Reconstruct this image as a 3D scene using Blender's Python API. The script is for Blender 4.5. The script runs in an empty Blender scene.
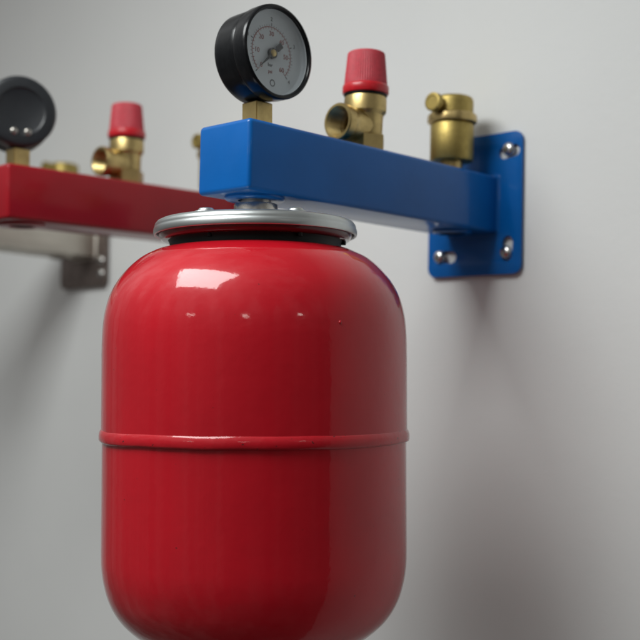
import bpy, bmesh, math, random
from mathutils import Vector, Matrix
from math import pi, sin, cos, radians as rad
random.seed(4)

scene = bpy.context.scene
COL = scene.collection
Z0 = 1.30                       # camera height above the floor
WALL_Y = 0.7502
V = Vector

# ------------------------------------------------------------------ materials
def nmat(name):
    m = bpy.data.materials.new(name); m.use_nodes = True
    nt = m.node_tree
    return m, nt, nt.nodes['Principled BSDF']

def lnk(nt, a, b): nt.links.new(a, b)

def coords(nt, scale=(1, 1, 1)):
    tc = nt.nodes.new('ShaderNodeTexCoord'); mp = nt.nodes.new('ShaderNodeMapping')
    mp.inputs['Scale'].default_value = scale
    lnk(nt, tc.outputs['Object'], mp.inputs['Vector'])
    return mp.outputs['Vector']

def noise(nt, vec, scale, detail=3, rough=.55):
    n = nt.nodes.new('ShaderNodeTexNoise')
    n.inputs['Scale'].default_value = scale; n.inputs['Detail'].default_value = detail
    n.inputs['Roughness'].default_value = rough
    lnk(nt, vec, n.inputs['Vector'])
    return n.outputs['Fac']

def ramp(nt, fac, stops):
    r = nt.nodes.new('ShaderNodeValToRGB')
    el = r.color_ramp.elements
    while len(el) < len(stops): el.new(.5)
    for e, (p, c) in zip(el, stops):
        e.position = p
        e.color = (c, c, c, 1) if isinstance(c, (int, float)) else (*c, 1)
    lnk(nt, fac, r.inputs['Fac'])
    return r.outputs['Color']

def bump(nt, b, h, strength, dist):
    n = nt.nodes.new('ShaderNodeBump')
    n.inputs['Strength'].default_value = strength; n.inputs['Distance'].default_value = dist
    lnk(nt, h, n.inputs['Height']); lnk(nt, n.outputs['Normal'], b.inputs['Normal'])
    return n

def paint(name, col, rough=.38, coat=1., coat_rough=.04, peel=.12, chips=0., spec=.10):
    """sprayed gloss enamel: slight tone drift, orange peel under a clear gloss, a few dust nibs"""
    m, nt, b = nmat(name)
    v = coords(nt)
    n = noise(nt, v, 14, 4)
    c1 = tuple(x * .90 for x in col); c2 = tuple(min(1, x * 1.08) for x in col)
    base = ramp(nt, n, [(.3, c1), (.7, c2)])
    if chips:
        k = noise(nt, v, 330, 2)
        f = ramp(nt, k, [(chips, 0.), (chips + .02, 1.)])
        mx = nt.nodes.new('ShaderNodeMix'); mx.data_type = 'RGBA'
        lnk(nt, f, mx.inputs[0]); lnk(nt, base, mx.inputs[6])
        mx.inputs[7].default_value = (.035, .012, .012, 1)
        base = mx.outputs[2]
    lnk(nt, base, b.inputs['Base Color'])
    b.inputs['Roughness'].default_value = rough
    b.inputs['Specular IOR Level'].default_value = spec
    b.inputs['Coat Weight'].default_value = coat; b.inputs['Coat IOR'].default_value = 1.40
    rr = ramp(nt, noise(nt, v, 9, 5, .65), [(.35, coat_rough), (.8, coat_rough * 1.9)])
    lnk(nt, rr, b.inputs['Coat Roughness'])
    ad = nt.nodes.new('ShaderNodeMath'); ad.operation = 'MULTIPLY_ADD'
    lnk(nt, noise(nt, v, 32, 3), ad.inputs[0]); ad.inputs[1].default_value = 2.2
    lnk(nt, noise(nt, v, 150, 2), ad.inputs[2])
    bn = bump(nt, b, ad.outputs[0], peel, .0006)
    lnk(nt, bn.outputs['Normal'], b.inputs['Coat Normal'])
    return m

def metal(name, col, rough=.3, var=.18, bmp=.08, scale=60, stretch=(1, 1, 1), dark=.75, bdist=.0004):
    m, nt, b = nmat(name)
    v = coords(nt, stretch)
    n = noise(nt, v, scale, 5, .65)
    lnk(nt, ramp(nt, n, [(.3, tuple(x * dark for x in col)), (.65, col)]), b.inputs['Base Color'])
    lnk(nt, ramp(nt, n, [(.25, min(1, rough + var)), (.75, max(.04, rough - var * .4))]), b.inputs['Roughness'])
    b.inputs['Metallic'].default_value = 1
    bump(nt, b, n, bmp, bdist)
    return m

def plain(name, col, rough=.45, coat=0., bmp=.1, scale=220, spec=.5, var=.1):
    m, nt, b = nmat(name)
    v = coords(nt)
    n = noise(nt, v, scale, 3)
    lnk(nt, ramp(nt, n, [(.3, tuple(x * (1 - var) for x in col)), (.7, tuple(min(1, x * (1 + var)) for x in col))]), b.inputs['Base Color'])
    b.inputs['Roughness'].default_value = rough
    b.inputs['Coat Weight'].default_value = coat
    b.inputs['Specular IOR Level'].default_value = spec
    bump(nt, b, n, bmp, .0003)
    return m

RED_TANK = paint('red_gloss_enamel', (.45, .006, .0145), coat_rough=.055, peel=.16, chips=.765)
RED_SEAM = paint('red_gloss_enamel_chipped', (.45, .006, .0145), coat_rough=.10, peel=.35, chips=.70)
RIM_SHADED_RED = paint('red_enamel_in_shade', (.10, .004, .008), peel=.05)  # tank red darkened: shade below the flange is in this colour
BLUE = paint('blue_enamel', (.001, .096, .35), coat=.55, rough=.42, coat_rough=.10, peel=.16)
RED_ARM = paint('dark_red_enamel', (.26, .006, .012), coat=.55, rough=.42, coat_rough=.10, peel=.16)
STEEL = metal('bare_steel', (.68, .64, .57), rough=.40, var=.2, scale=40, stretch=(1, .15, 1))
STEEL_DARK_REFLECTION = metal('steel_dark_reflection', (.25, .205, .185), rough=.5, var=.15, scale=50)  # steel darkened: reflection of the dim room put into the base colour
ZINC = metal('galvanised_zinc', (.52, .545, .54), rough=.36, var=.06, bmp=.0, scale=60, dark=.94)
CHROME = metal('polished_steel', (.66, .65, .63), rough=.24, var=.05, bmp=.02, scale=90)
TURNED = metal('turned_steel', (.58, .55, .50), rough=.26, var=.06, bmp=.0, scale=60)
BRASS = metal('brass', (.56, .42, .18), rough=.33, var=.16, bmp=.10, scale=110, dark=.76)
BRASS_SATIN = metal('satin_brass', (.46, .35, .115), rough=.46, var=.12, bmp=.14, scale=260, dark=.80)
CAP_RED = plain('red_plastic', (.50, .010, .018), rough=.30, bmp=.12, scale=320)
CAP_RIBS = plain('red_plastic_light_scatter', (.48, .030, .048), rough=.5, bmp=.15, scale=420, var=.14)  # paler copy of the cap red: scattered light on the ribs put into colour
BLACK_PLASTIC = plain('black_plastic', (.005, .0055, .0065), rough=.22, spec=.3, bmp=.03, scale=500, var=.25)
BLACK_CASE = plain('matt_black_plastic', (.014, .016, .019), rough=.42, bmp=.10, scale=600, var=.25)
FLAT_BLACK = plain('flat_black', (.0035, .0035, .0035), rough=.5, spec=.25)  # rubber of the valve seal; shade put into colour for bores and shanks
DIAL = plain('dial_face', (.56, .595, .615), rough=.5, bmp=.02, scale=80, var=.03)
INK_BLACK = plain('black_ink', (.075, .075, .08), rough=.5)
INK_RED = plain('red_ink', (.30, .08, .07), rough=.5)
NEEDLE = plain('needle_black', (.012, .012, .014), rough=.4)

def glass_mat():
    m = bpy.data.materials.new('gauge_window'); m.use_nodes = True
    nt = m.node_tree; nt.nodes.clear()
    out = nt.nodes.new('ShaderNodeOutputMaterial'); mix = nt.nodes.new('ShaderNodeMixShader')
    tr = nt.nodes.new('ShaderNodeBsdfTransparent'); gl = nt.nodes.new('ShaderNodeBsdfGlossy')
    lw = nt.nodes.new('ShaderNodeLayerWeight')
    pw = nt.nodes.new('ShaderNodeMath'); pw.operation = 'POWER'; pw.inputs[1].default_value = 4.
    fr = nt.nodes.new('ShaderNodeMath'); fr.operation = 'MULTIPLY_ADD'; fr.inputs[1].default_value = .9; fr.inputs[2].default_value = .05
    lnk(nt, lw.outputs['Facing'], pw.inputs[0]); lnk(nt, pw.outputs[0], fr.inputs[0])
    tr.inputs['Color'].default_value = (.95, .97, .98, 1)
    v = coords(nt)
    lnk(nt, ramp(nt, noise(nt, v, 25, 4), [(.4, .06), (.75, .2)]), gl.inputs['Roughness'])
    lnk(nt, fr.outputs[0], mix.inputs[0]); lnk(nt, tr.outputs[0], mix.inputs[1])
    lnk(nt, gl.outputs[0], mix.inputs[2]); lnk(nt, mix.outputs[0], out.inputs['Surface'])
    return m
GLASS = glass_mat()

def wall_mat():
    m, nt, b = nmat('white_wall_paint')
    v = coords(nt)
    lnk(nt, ramp(nt, noise(nt, v, 3.5, 5), [(.3, (.705, .71, .70)), (.7, (.75, .755, .742))]), b.inputs['Base Color'])
    b.inputs['Roughness'].default_value = .62
    b.inputs['Specular IOR Level'].default_value = .3
    bump(nt, b, noise(nt, v, 160, 5, .6), .18, .0012)
    return m
WALL = wall_mat()

# ------------------------------------------------------------------ mesh helpers
def lathe(bm, prof, seg=64, mat=None, rfun=None, close_ends=False):
    """revolve (r, z) points about local Z, optional matrix"""
    rings = []
    for r, z in prof:
        if r < 1e-6:
            v = bm.verts.new((0, 0, z)); rings.append([v]); continue
        ring = []
        for i in range(seg):
            a = 2 * pi * i / seg
            rr = r * (rfun(a, r, z) if rfun else 1)
            ring.append(bm.verts.new((rr * cos(a), rr * sin(a), z)))
        rings.append(ring)
    new = [v for rg in rings for v in rg]
    for a, b in zip(rings, rings[1:]):
        if len(a) == 1 and len(b) == 1: continue
        for i in range(seg):
            j = (i + 1) % seg
            if len(a) == 1: bm.faces.new((a[0], b[j], b[i]))
            elif len(b) == 1: bm.faces.new((a[i], a[j], b[0]))
            else: bm.faces.new((a[i], a[j], b[j], b[i]))
    if mat is not None:
        bmesh.ops.transform(bm, matrix=mat, verts=new)
    return new

def prism(bm, n, r, z0, z1, ch=.0006, mat=None, rot=0.):
    """n-sided bar with chamfered ends; r across corners"""
    prof = [(r - ch * 1.6, z0), (r, z0 + ch), (r, z1 - ch), (r - ch * 1.6, z1)]
    rings = [[bm.verts.new((rr * cos(2 * pi * i / n + rot), rr * sin(2 * pi * i / n + rot), z)) for i in range(n)] for rr, z in prof]
    for a, b in zip(rings, rings[1:]):
        for i in range(n):
            j = (i + 1) % n; bm.faces.new((a[i], a[j], b[j], b[i]))
    bm.faces.new(rings[0][::-1]); bm.faces.new(rings[-1])
    vs = [v for rg in rings for v in rg]
    if mat is not None: bmesh.ops.transform(bm, matrix=mat, verts=vs)
    return vs

def box(bm, c, s, bev=0., seg=3):
    t = bmesh.new()
    bmesh.ops.create_cube(t, size=1)
    bmesh.ops.transform(t, matrix=Matrix.Translation(V(c)) @ Matrix.Diagonal((*s, 1)), verts=t.verts)
    if bev: bmesh.ops.bevel(t, geom=t.edges[:], offset=bev, segments=seg, profile=.5, affect='EDGES')
    me = bpy.data.meshes.new('tmp'); t.to_mesh(me); t.free(); bm.from_mesh(me); bpy.data.meshes.remove(me)

def add_mesh(bm, me, mat):
    n = len(bm.verts); bm.from_mesh(me); bm.verts.ensure_lookup_table()
    bmesh.ops.transform(bm, matrix=mat, verts=bm.verts[n:])

def part(name, bm, mat, parent=None, angle=35, recalc=True):
    if recalc: bmesh.ops.recalc_face_normals(bm, faces=bm.faces[:])
    me = bpy.data.meshes.new(name); bm.to_mesh(me); bm.free()
    for p in me.polygons: p.use_smooth = True
    me.set_sharp_from_angle(angle=rad(angle))
    me.materials.append(mat)
    o = bpy.data.objects.new(name, me); COL.objects.link(o)
    if parent: o.parent = parent
    return o

def thing(name, label, cat, loc, rot=(0, 0, 0), group=None):
    o = bpy.data.objects.new(name, None); COL.objects.link(o)
    o.empty_display_size = .02
    o.location = (loc[0], loc[1], loc[2] + Z0); o.rotation_euler = rot
    o['label'] = label; o['category'] = cat
    if group: o['group'] = group
    return o

def BM(): return bmesh.new()
TO_NEG_Y = Matrix.Rotation(pi / 2, 4, 'X')          # local Z -> -Y

def text_mesh(txt, size):
    cu = bpy.data.curves.new('t', 'FONT'); cu.body = txt; cu.size = size
    cu.align_x = 'CENTER'; cu.align_y = 'CENTER'; cu.resolution_u = 4; cu.extrude = .00008
    o = bpy.data.objects.new('t', cu); COL.objects.link(o)
    me = bpy.data.meshes.new_from_object(o)
    bpy.data.objects.remove(o); bpy.data.curves.remove(cu)
    return me

def outline(w, h, r, n=8):
    pts = []
    for cx, cz, a0 in ((w, h, 0), (-w, h, 90), (-w, -h, 180), (w, -h, 270)):
        for i in range(n + 1):
            a = rad(a0 + 90 * i / n)
            pts.append((cx + (-r if cx > 0 else r) + r * cos(a), cz + (-r if cz > 0 else r) + r * sin(a)))
    return pts

def slot(c, half, ang, r, n=10):
    pts = []
    for s, a0 in ((1, -90), (-1, 90)):
        for i in range(n + 1):
            a = rad(a0 + 180 * i / n)
            x, y = s * half + r * cos(a), r * sin(a)
            pts.append((c[0] + x * cos(ang) - y * sin(ang), c[1] + x * sin(ang) + y * cos(ang)))
    return pts

# ------------------------------------------------------------------ wall brackets
HW = .0231          # half height of the arm
HX = .0240          # half width
ARM = .2745
def plate_mesh(slots):
    cu = bpy.data.curves.new('p', 'CURVE'); cu.dimensions = '2D'; cu.fill_mode = 'BOTH'
    cu.extrude = .0008; cu.bevel_depth = .0005; cu.bevel_resolution = 2
    for pts in [outline(.0464, .0571, .0075)] + [slot(*s, r=.0055) for s in slots]:
        sp = cu.splines.new('POLY'); sp.points.add(len(pts) - 1); sp.use_cyclic_u = True
        for p, (x, z) in zip(sp.points, pts): p.co = (x, z, 0, 1)
    o = bpy.data.objects.new('p', cu); COL.objects.link(o)
    me = bpy.data.meshes.new_from_object(o)
    bpy.data.objects.remove(o); bpy.data.curves.remove(cu)
    return me

SLOTS = [((.0343, .0412), .0050, rad(6)), ((-.0335, .0412), .0050, 0.), ((-.0285, -.0408), .0062, rad(-4)), ((.0336, -.0370), .0050, rad(86))]
SCREWS = [(.0338, .0440), (-.0335, .0415), (-.0346, -.0396), (.0328, -.0392)]

def make_bracket(loc, rot, mat, label, slots=SLOTS, screws=SCREWS, plate_mat=None, ax=0., wide=0.):
    t = thing('wall_bracket', label, 'wall bracket', loc, rot, 'wall brackets mounted in a row')
    bm = BM(); add_mesh(bm, plate_mesh(slots), Matrix.Translation((-.0006, -.0018, .0008)) @ Matrix.Rotation(pi / 2, 4, 'X'))
    bmesh.ops.remove_doubles(bm, verts=bm.verts[:], dist=1e-6)
    part('mounting_plate', bm, plate_mat or mat, t, 30)
    bm = BM(); box(bm, (ax, -.0032 - (ARM - .0032) / 2, 0), (2 * (HX + wide), ARM - .0032, 2 * HW), .0031, 4)
    part('arm', bm, mat, t, 60)
    bm = BM()                                            # painted-over fillet at the foot of the arm
    def ring(h, y): return [bm.verts.new((x + ax, y, z)) for x, z in outline(h + HX + wide - HW, h, .0030, 5)]
    rs = [ring(HW + .0024, -.0028), ring(HW + .0012, -.0034), ring(HW + .0004, -.0044), ring(HW - .0001, -.0060)]
    for a, b in zip(rs, rs[1:]):
        for k in range(len(a)): bm.faces.new((a[k], a[(k + 1) % len(a)], b[(k + 1) % len(a)], b[k]))
    part('weld_fillet', bm, mat, t, 60)
    # threaded bosses under the arm: front one for the vessel, rear one for the supply pipe
    for y, r, hh in ((-.2470, .0201, .0024), (-.0318, .0160, .0022)):
        bm = BM()
        lathe(bm, [(.0112, .004), (.0112, -hh), (r - .0012, -hh), (r, -hh + .0010), (r, .0008), (r - .003, .003)], 48,
              Matrix.Translation((0, y, -HW)))
        b = part('boss', bm, mat, t, 40)
        bm = BM(); lathe(bm, [(0, -.0008), (.0112, -.0008)], 32, Matrix.Translation((0, y, -HW)))
        part('bore_shade', bm, FLAT_BLACK, b)  # black disc across the boss, painted in for the shade inside the hole
    for x, z in screws:
        bm = BM()
        lathe(bm, [(0, .0037), (.0018, .0037), (.0038, .0031), (.0050, .0020), (.0054, .0008), (.0054, 0), (.0021, -.0004), (.0021, -.0042)], 28,
              Matrix.Translation((x, -.0034, z)) @ TO_NEG_Y)
        s = part('screw', bm, CHROME, t, 50)
        bm = BM()
        a = random.uniform(0, pi)
        for q in (0, 1):
            c = BM(); box(c, (0, 0, .00365), (.0042, .0008, .0004), .0001, 1)
            bmesh.ops.transform(c, matrix=Matrix.Translation((x, -.0034, z)) @ TO_NEG_Y @ Matrix.Rotation(a + q * pi / 2, 4, 'Z'), verts=c.verts)
            me = bpy.data.meshes.new('t'); c.to_mesh(me); c.free(); bm.from_mesh(me); bpy.data.meshes.remove(me)
        part('recess_shade', bm, INK_BLACK, s)  # dark cross on the head; the recess is only shade put in as colour
    return t

def frame_of(loc, rot):
    return Matrix.Translation(loc) @ Matrix.Rotation(rot[1], 4, 'Y') @ Matrix.Rotation(rot[0], 4, 'X')

B_BLUE = ((-.54820, .7491, .13568), (-.01453, .01905, 0))
B_RED = ((-.8417, .7491, .1486), (0, 0, 0))
B_STEEL = ((-1.1115, .7491, .1552), (-.027, 0, 0))
make_bracket(*B_BLUE, BLUE, 'bright blue wall bracket with a square arm above the red tank', ax=-.0014, wide=.0014)
make_bracket(*B_RED, RED_ARM, 'dark red wall bracket behind the tank, partly hidden by the blue one')
make_bracket(*B_STEEL, STEEL, 'unpainted grey steel wall bracket at the far left under the red arm',
             [], [(.0378, -.0425), (.0378, -.0275), (.0378, .0300)], STEEL_DARK_REFLECTION)

# ------------------------------------------------------------------ pressure gauges
G_CZ = .0480        # axis height above the arm top
def make_gauge(bracket, y, front_az, label):
    F = frame_of(*bracket); p = F @ V((.0011 if bracket is B_BLUE else 0, y, HW))
    t = thing('pressure_gauge', label, 'pressure gauge', p, (0, 0, front_az + pi / 2), 'pressure gauges on the brackets')
    C = Matrix.Translation((0, 0, G_CZ)) @ TO_NEG_Y      # lathe axis Z -> -Y (front)
    bm = BM()
    lathe(bm, [(0, -.0098), (.0188, -.0098), (.0198, -.0103), (.0206, -.0112), (.0268, -.0112), (.0290, -.0105), (.0302, -.0088), (.0303, -.006),
               (.0305, .0040), (.0305, .0085), (.0302, .0092), (.0302, .0100), (.0285, .0105)], 96, C)
    case = part('case', bm, BLACK_CASE if front_az > 2 else BLACK_PLASTIC, t, 40)
    bm = BM()
    lathe(bm, [(.0295, .0096), (.0309, .0098), (.0313, .0108), (.0314, .0185), (.0311, .0202), (.0305, .0210), (.0296, .0213), (.0289, .0209), (.0284, .0199),
               (.0282, .0176), (.0282, .0120)], 96, C)
    part('bezel', bm, BLACK_PLASTIC, t, 40)
    for sx in (-.0058, .0058):                             # back screws
        bm = BM()
        lathe(bm, [(0, .0013), (.0020, .0012), (.0028, .0008), (.0031, 0), (.0031, -.0015)], 20,
              Matrix.Translation((sx, .0110, G_CZ - .0175)) @ Matrix.Rotation(-pi / 2, 4, 'X'))
        part('screw', bm, TURNED, t, 50)
    yd = -.0134
    bm = BM(); lathe(bm, [(0, .0134), (.0262, .0134), (.0274, .0139), (.0280, .0152), (.0281, .0186)], 80, C)
    dial = part('dial', bm, DIAL, t)
    def ang(v): return rad(-135 + 270 * v)                # clockwise from top
    black, red = BM(), BM()
    def put(bmx, txt, size, x, z):
        me = text_mesh(txt, size)
        add_mesh(bmx, me, Matrix.Translation((x, yd - .00012, G_CZ + z)) @ Matrix.Rotation(pi / 2, 4, 'X'))
        bpy.data.meshes.remove(me)
    def tick(bmx, v, r0, r1, w):
        a = ang(v); d = V((sin(a), cos(a))); q = V((d.y, -d.x)) * w / 2
        vs = [bmx.verts.new((P.x, yd - .00015, G_CZ + P.y)) for P in (d * r0 - q, d * r0 + q, d * r1 + q, d * r1 - q)]
        bmx.faces.new(vs)
    for i in range(41):
        tick(black, i / 40, .0182, .0204 if i % 10 == 0 else (.0198 if i % 5 == 0 else .0192), .0006 if i % 10 == 0 else .0003)
    for i in range(31):
        tick(red, i / 30, .0157 if i % 5 == 0 else .0164, .0176, .0004)
    for i in range(90):                                    # the red arc between the scales
        a0, a1 = ang(i / 90), ang((i + 1) / 90)
        vs = [red.verts.new((r * sin(a), yd - .00014, G_CZ + r * cos(a))) for a, r in ((a0, .0174), (a0, .0179), (a1, .0179), (a1, .0174))]
        red.faces.new(vs)
    for k in range(5):
        a = ang(k / 4); put(black, str(k), .0038, .0229 * sin(a), .0229 * cos(a))
    for k in range(0, 61, 10):
        a = ang(k / 60); put(red, str(k), .0045, .0132 * sin(a), .0132 * cos(a))
    put(black, 'bar', .0034, -.0012, -.0078); put(red, 'psi', .0034, -.0012, -.0122)
    for i in range(28):                                    # small round approval mark
        a0, a1 = 2 * pi * i / 28, 2 * pi * (i + 1) / 28
        vs = [black.verts.new((.0008 + r * cos(a), yd - .00013, G_CZ - .0195 + r * sin(a))) for a, r in ((a0, .0017), (a0, .0024), (a1, .0024), (a1, .0017))]
        black.faces.new(vs)
    part('bar_scale', black, INK_BLACK, dial, recalc=False); part('psi_scale', red, INK_RED, dial, recalc=False)
    a = ang(.012); d = V((sin(a), cos(a))); q = V((d.y, -d.x))
    bm = BM()
    def slab(pts, y0, y1):
        f = [bm.verts.new((P.x, y0, G_CZ + P.y)) for P in pts]; g = [bm.verts.new((P.x, y1, G_CZ + P.y)) for P in pts]
        n = len(pts); bm.faces.new(f); bm.faces.new(g[::-1])
        for i in range(n): bm.faces.new((f[i], f[(i + 1) % n], g[(i + 1) % n], g[i]))
    slab([d * .0176, d * .004 + q * .0010, -d * .002 + q * .0011, -d * .0045 + q * .0011, -d * .0050 + q * .0019, -d * .0105 + q * .0021,
          -d * .0105 - q * .0021, -d * .0050 - q * .0019, -d * .0045 - q * .0011, -d * .002 - q * .0011, d * .004 - q * .0010], yd - .0016, yd - .0021)
    nd = part('needle', bm, NEEDLE, t)
    bm = BM(); lathe(bm, [(.0036, .0), (.0036, .0020)], 24, Matrix.Translation((0, yd, G_CZ)) @ TO_NEG_Y)
    lathe(bm, [(.0036, .0020), (.0, .0020)], 24, Matrix.Translation((0, yd, G_CZ)) @ TO_NEG_Y)
    part('hub', bm, NEEDLE, nd)
    bm = BM(); lathe(bm, [(0, .0034), (.0012, .0033), (.0022, .0028), (.0025, .0020)], 24, Matrix.Translation((0, yd, G_CZ)) @ TO_NEG_Y)
    part('hub_cap', bm, BRASS, nd)
    bm = BM(); lathe(bm, [(0, .0180), (.0281, .0180)], 64, C)
    part('glass', bm, GLASS, t)
    bm = BM(); rot0 = pi / 4 - (front_az + pi / 2) + pi / 2
    prism(bm, 4, .0146 * .7071, .0006, .0170, .0007, None, rot0)
    lathe(bm, [(.0062, -.001), (.0062, .0008)], 24)
    bmesh.ops.bevel(bm, geom=[e for e in bm.edges if abs(e.verts[0].co.z - e.verts[1].co.z) > .01 and len(e.link_faces) == 2], offset=.0005, segments=2, affect='EDGES')
    part('stem', bm, BRASS, t, 25)
    return t

make_gauge(B_BLUE, -.2473, rad(1), 'round black gauge with a grey dial facing right, on the blue arm')
make_gauge(B_RED, -.2513, rad(162), 'round black gauge showing its back with two screws, on the red arm')

# ------------------------------------------------------------------ safety valves
def make_valve(bracket, y, label):
    F = frame_of(*bracket); p = F @ V((.0011 if bracket is B_BLUE else 0, y, HW))
    t = thing('safety_valve', label, 'safety valve', p - V((0, 0, .0010)), bracket[1], 'safety valves on the brackets')
    bm = BM()
    prism(bm, 6, .0162, .0012, .0140, .0009, None, rad(10))
    lathe(bm, [(.0098, -.0006), (.0098, .0016)], 32)
    lathe(bm, [(.0128, .0134), (.0130, .0150), (.0132, .0250), (.0136, .0286), (.0148, .0300), (.0156, .0312), (.0157, .0405), (.0152, .0421), (.0140, .0426), (.0, .0426)], 56)
    part('body', bm, BRASS, t, 32)
    # side outlet, pointing out along the arm, female thread inside
    bm = BM()
    zc = .0197
    prof = [(.0122, .004), (.0122, .0100), (.0122, .0160), (.0124, .0205), (.0132, .0222), (.0134, .0236), (.0134, .0288), (.0128, .0297), (.0112, .0297), (.0104, .0289)]
    z = .0284
    while z > .0172:
        prof += [(.0099, z), (.0092, z - .0007)]; z -= .0014
    prof += [(.0084, .0168), (.0068, .0150), (.0066, .004), (.0, .004)]
    lathe(bm, prof, 56, Matrix.Translation((0, 0, zc)) @ TO_NEG_Y)
    part('outlet', bm, BRASS, t, 32)
    bm = BM(); lathe(bm, [(.0140, .0424), (.0158, .0427), (.0160, .0434), (.0158, .0444), (.0140, .0446)], 48)
    part('seal', bm, FLAT_BLACK, t)
    # turning cap: plain skirt below, fine ribs above
    bm = BM()
    lathe(bm, [(.0150, .0440), (.0168, .0444), (.0172, .0452), (.0172, .0494), (.0168, .0505), (.0160, .0511), (.0150, .0513)], 96)
    part('cap_skirt', bm, CAP_RED, t, 50)
    bm = BM()
    nr = 56; seg = nr * 6
    def rf(a, r, z):
        if z < .0518 or z > .0748 or r < .011: return 1
        return 1 + .022 * (abs(((a * nr / (2 * pi)) % 1) * 2 - 1) ** 1.5 - .5)
    lathe(bm, [(.0158, .0509), (.0158, .0518), (.0154, .0560), (.0146, .0650), (.0138, .0735), (.0136, .0747), (.0132, .0752), (.0124, .0756), (.0116, .0755), (.0106, .0750), (.0, .0750)], seg, None, rf)
    part('cap', bm, CAP_RIBS, t, 50)
    return t

make_valve(B_BLUE, -.1405, 'brass valve with a red ribbed cap on the blue arm')
make_valve(B_RED, -.1390, 'brass valve with a red ribbed cap on the red arm')

# ------------------------------------------------------------------ automatic air vents
def make_vent(bracket, y, label):
    F = frame_of(*bracket); p = F @ V((.0011 if bracket is B_BLUE else 0, y, HW))
    t = thing('air_vent', label, 'air vent', p, bracket[1], 'brass air vents on the brackets')
    bm = BM(); lathe(bm, [(.0092, -.0006), (.0092, .0100)], 40)
    lathe(bm, [(.0106, .0002), (.0108, .0010), (.0108, .0022), (.0096, .0026)], 40)
    part('nipple', bm, BRASS, t)
    bm = BM()
    lathe(bm, [(.0, .0092), (.0150, .0092), (.0168, .0096), (.0174, .0106), (.0174, .0385), (.0170, .0392), (.0160, .0396), (.0158, .0402)], 72)
    part('body', bm, BRASS_SATIN, t, 40)
    bm = BM()
    nk = 10
    def rf(a, r, z): return 1 + (.018 * (cos(a * nk) * .5 - .5) if r > .0185 else 0)
    lathe(bm, [(.0158, .0396), (.0186, .0398), (.0197, .0406), (.0199, .0420), (.0199, .0455), (.0194, .0468), (.0182, .0474), (.0168, .0476)], 120, None, rf)
    part('union_nut', bm, BRASS, t, 40)
    bm = BM()
    lathe(bm, [(.0168, .0472), (.0169, .0566), (.0166, .0590), (.0156, .0606), (.0138, .0614), (.0, .0618)], 72)
    part('cap', bm, BRASS_SATIN, t, 40)
    bm = BM()
    lathe(bm, [(.0045, .010), (.0045, .0196), (.0060, .0198), (.0070, .0203), (.0074, .0210), (.0074, .0258), (.0071, .0264), (.0062, .0267), (.0050, .0266), (.0046, .0262), (.0, .0262)], 48,
          Matrix.Translation((0, 0, .0533)) @ TO_NEG_Y)
    part('bleed_cap', bm, BRASS_SATIN, t, 40)
    return t
make_vent(B_BLUE, -.0360, 'cylindrical brass air vent on the blue arm beside its plate')
make_vent(B_RED, -.0300, 'brass air vent mostly hidden behind the left edge of the blue arm')
make_vent(B_STEEL, -.0340, 'brass air vent whose top just shows above the red arm')

# ------------------------------------------------------------------ expansion tank
TX, TY = -.54740, .50179
tank = thing('expansion_tank', 'glossy red expansion tank with a zinc flange hanging from the blue arm', 'expansion tank', (TX, TY, 0))
SEAM = -.0410
def smooth_prof(pts, n=10):
    """Catmull-Rom through the (r, z) points"""
    out = []
    P = [pts[0]] + pts + [pts[-1]]
    for i in range(1, len(P) - 2):
        p0, p1, p2, p3 = map(V, P[i - 1:i + 3])
        for k in range(n):
            t = k / n
            q = .5 * ((2 * p1) + (p2 - p0) * t + (2 * p0 - 5 * p1 + 4 * p2 - p3) * t * t + (3 * p1 - p0 - 3 * p2 + p3) * t ** 3)
            out.append((max(q.x, 0), q.y))
    out.append(pts[-1]); return out
top = [(.044, .0828), (.0545, .0816), (.0635, .0800), (.0710, .0768), (.0765, .0735), (.0835, .0673), (.0905, .0585), (.0955, .0485), (.0985, .0370), (.0997, .0250), (.1, .0120)]
bot = [(.1, -.112), (.0996, -.1235), (.0980, -.1345), (.0945, -.1462), (.0890, -.1560), (.0815, -.1640), (.0715, -.1712), (.0600, -.1762), (.0450, -.1800), (.0250, -.1822), (0, -.1828)]
prof = smooth_prof(top) + [(.1, .000), (.1, SEAM + .01), (.1, SEAM + .004), (.1, SEAM), (.0994, SEAM - .004), (.0994, SEAM - .012)] + [(r - .0006 * max(0, min(1, (z + .17) / .058)), z) for r, z in smooth_prof(bot)]
bm = BM(); lathe(bm, prof, 192)
part('shell', bm, RED_TANK, tank, 60)
bm = BM()
wob = [random.uniform(-1, 1) for _ in range(48)]
def rfw(a, r, z):
    q = a / (2 * pi) * 48; i = int(q) % 48; f = q - int(q)
    return 1 + .0010 * (wob[i] * (1 - f) + wob[(i + 1) % 48] * f) * (1 if r > .1002 else 0)
lathe(bm, [(.0995, SEAM + .0044), (.1003, SEAM + .0036), (.1006, SEAM + .0030), (.1010, SEAM + .0021), (.1013, SEAM + .0009), (.1014, SEAM - .0004), (.1014, SEAM - .0024),
           (.1009, SEAM - .0035), (.1000, SEAM - .0039), (.0990, SEAM - .0041)], 288, None, rfw)
wz = [random.uniform(-1, 1) for _ in range(30)]
for v in bm.verts:
    q = (math.atan2(v.co.y, v.co.x) / (2 * pi) % 1) * 30; i = int(q) % 30; f = q - int(q); f = f * f * (3 - 2 * f)
    v.co.z += .00035 * (wz[i] * (1 - f) + wz[(i + 1) % 30] * f)
part('seam_bead', bm, RED_SEAM, tank, 60)
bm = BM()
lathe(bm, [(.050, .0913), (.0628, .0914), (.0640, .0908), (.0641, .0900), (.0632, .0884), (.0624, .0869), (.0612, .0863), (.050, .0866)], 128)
part('mouth_rim', bm, RIM_SHADED_RED, tank, 40)
bm = BM(); lathe(bm, [(.0582, .0872), (.0570, .0850), (.0568, .0832), (.0574, .0803)], 96)
part('neck', bm, FLAT_BLACK, tank)  # plain black ring filling the space between rim and dome
bm = BM()
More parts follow.
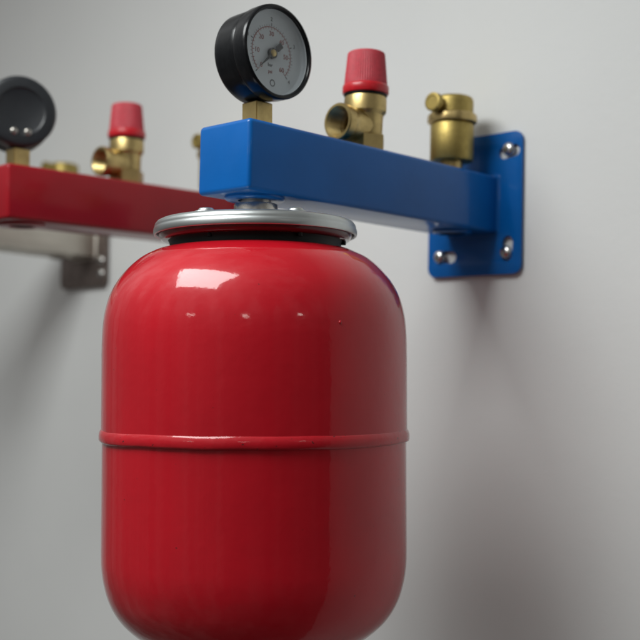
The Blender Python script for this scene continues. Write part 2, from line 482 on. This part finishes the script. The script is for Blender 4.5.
lathe(bm, [(0, .0986), (.0560, .0988), (.0610, .0995), (.0632, .0993), (.0650, .0984), (.0662, .0970), (.0667, .0954), (.0666, .0948), (.0671, .0941), (.0674, .0928), (.0674, .0908),
           (.0671, .0899), (.0663, .0896), (.0656, .0901), (.0653, .0914), (.0648, .0930), (.0630, .0938), (.0300, .0938)], 160)
part('flange', bm, ZINC, tank, 60)
view = math.atan2(-TY, -TX)
for k in range(6):
    a = view - rad(33.5) + k * pi / 3
    M = Matrix.Translation((.0558 * cos(a), .0558 * sin(a), 0))
    bm = BM()
    lathe(bm, [(.0, .1022), (.0022, .1022), (.0042, .1018), (.0051, .1009), (.0053, .1002), (.0072, .0999), (.0075, .0995), (.0078, .0985)], 28, M)
    bo = part('bolt', bm, ZINC, tank, 50)
    bm = BM(); lathe(bm, [(.0016, .0985), (.0016, .0840)], 16, M @ Matrix.Translation((.0035, 0, 0)))
    part('shank', bm, FLAT_BLACK, bo)  # bolt metal blackened: the shadow under the flange is in its colour
bm = BM(); lathe(bm, [(.0128, .0980), (.0142, .0984), (.0146, .0992), (.0146, .1106), (.0142, .1112), (.0102, .1116), (.0102, .1200)], 56)
part('nipple', bm, TURNED, tank, 35)
az = view + rad(30)
bm = BM(); bmesh.ops.create_icosphere(bm, subdivisions=2, radius=.0011)
bmesh.ops.transform(bm, matrix=Matrix.Translation((.0991 * cos(az), .0991 * sin(az), .0292)) @ Matrix.Diagonal((1, 1, 1.25, 1)), verts=bm.verts)
part('paint_drip', bm, RED_TANK, tank)

# ------------------------------------------------------------------ wall
bm = BM(); box(bm, (0, 0, 0), (4.9, .12, 3.0))
w = part('wall', bm, WALL)
w.location = (-1.70, WALL_Y + .06, 1.5); w['kind'] = 'structure'
w['label'] = 'plain white painted wall behind the brackets'

# ------------------------------------------------------------------ light
def area(name, loc, target, sx, sy, watts, col=(1, 1, 1)):
    L = bpy.data.lights.new(name, 'AREA'); L.shape = 'RECTANGLE'; L.size = sx; L.size_y = sy
    L.energy = watts; L.color = col
    o = bpy.data.objects.new(name, L); COL.objects.link(o)
    o.location = (loc[0], loc[1], loc[2] + Z0)
    if target is None: o.rotation_euler = (0, 0, 0)
    else: o.rotation_euler = (V((target[0], target[1], target[2] + Z0)) - o.location).to_track_quat('-Z', 'Y').to_euler()
    return o
area('panel_lamp', (-.605, -.045, .66), None, .49, .43, 10.9, (.965, 1, .99))
hs = [((-.505, .412, .036), -91, 14.9), ((-.478, .430, .033), -50.2, 14.9), ((-.459, .457, .036), -8.7, 15.6)]
for P, a, e in hs:
    d = V((cos(rad(a)) * cos(rad(e)), sin(rad(a)) * cos(rad(e)), sin(rad(e))))
    area('ceiling_lamp', V(P) + d * 3.0, P,     .24, .09, .85, (1, .95, .88))

wd = bpy.data.worlds.new('World'); scene.world = wd; wd.use_nodes = True
nt = wd.node_tree
bg = nt.nodes['Background']
tc = nt.nodes.new('ShaderNodeTexCoord'); sep = nt.nodes.new('ShaderNodeSeparateXYZ')
lnk(nt, tc.outputs['Generated'], sep.inputs[0])
mr = nt.nodes.new('ShaderNodeMapRange'); mr.inputs[1].default_value = -1; mr.inputs[2].default_value = 1
lnk(nt, sep.outputs['Z'], mr.inputs[0])
vert = ramp(nt, mr.outputs[0], [(.0, (.135, .12, .11)), (.46, (.15, .145, .14)), (.56, (.22, .218, .215)), (.70, (.62, .625, .62)), (1., (.85, .86, .85))])
dt = nt.nodes.new('ShaderNodeVectorMath'); dt.operation = 'DOT_PRODUCT'
lnk(nt, tc.outputs['Generated'], dt.inputs[0]); dt.inputs[1].default_value = (-.55, -.80, .0)     # surround brightened on this side: added fill light for the left wall
m2 = nt.nodes.new('ShaderNodeMapRange'); m2.inputs[1].default_value = -1; m2.inputs[2].default_value = 1
lnk(nt, dt.outputs['Value'], m2.inputs[0])
side = ramp(nt, m2.outputs[0], [(.20, .40), (.50, .50), (.75, 1.), (1., 1.4)])
mp = nt.nodes.new('ShaderNodeMapping'); mp.inputs['Scale'].default_value = (2.6, 2.6, .2)
lnk(nt, tc.outputs['Generated'], mp.inputs['Vector'])
room = ramp(nt, noise(nt, mp.outputs['Vector'], 2.2, 4, .6), [(.36, .50), (.5, .9), (.64, 1.5)])
def mul(a, b):
    mx = nt.nodes.new('ShaderNodeMix'); mx.data_type = 'RGBA'; mx.blend_type = 'MULTIPLY'; mx.inputs[0].default_value = 1
    lnk(nt, a, mx.inputs[6]); lnk(nt, b, mx.inputs[7]); return mx.outputs[2]
lnk(nt, mul(mul(vert, room), side), bg.inputs['Color'])
bg.inputs['Strength'].default_value = .74

# ------------------------------------------------------------------ camera
cam = bpy.data.cameras.new('Camera'); co = bpy.data.objects.new('Camera', cam); COL.objects.link(co)
cam.sensor_width = 36; cam.lens = 63.0
cam.clip_start = .02; cam.clip_end = 60
co.location = (0, 0, Z0); co.rotation_euler = (rad(90 + 2.658), 0, rad(44.191))
cam.dof.use_dof = True; cam.dof.focus_distance = .690; cam.dof.aperture_fstop = 6.4
scene.camera = co

scene.view_settings.view_transform = 'Standard'; scene.view_settings.look = 'None'
scene.view_settings.exposure = 0; scene.view_settings.gamma = 1
scene.cycles.max_bounces = 8
scene.cycles.use_denoising = True
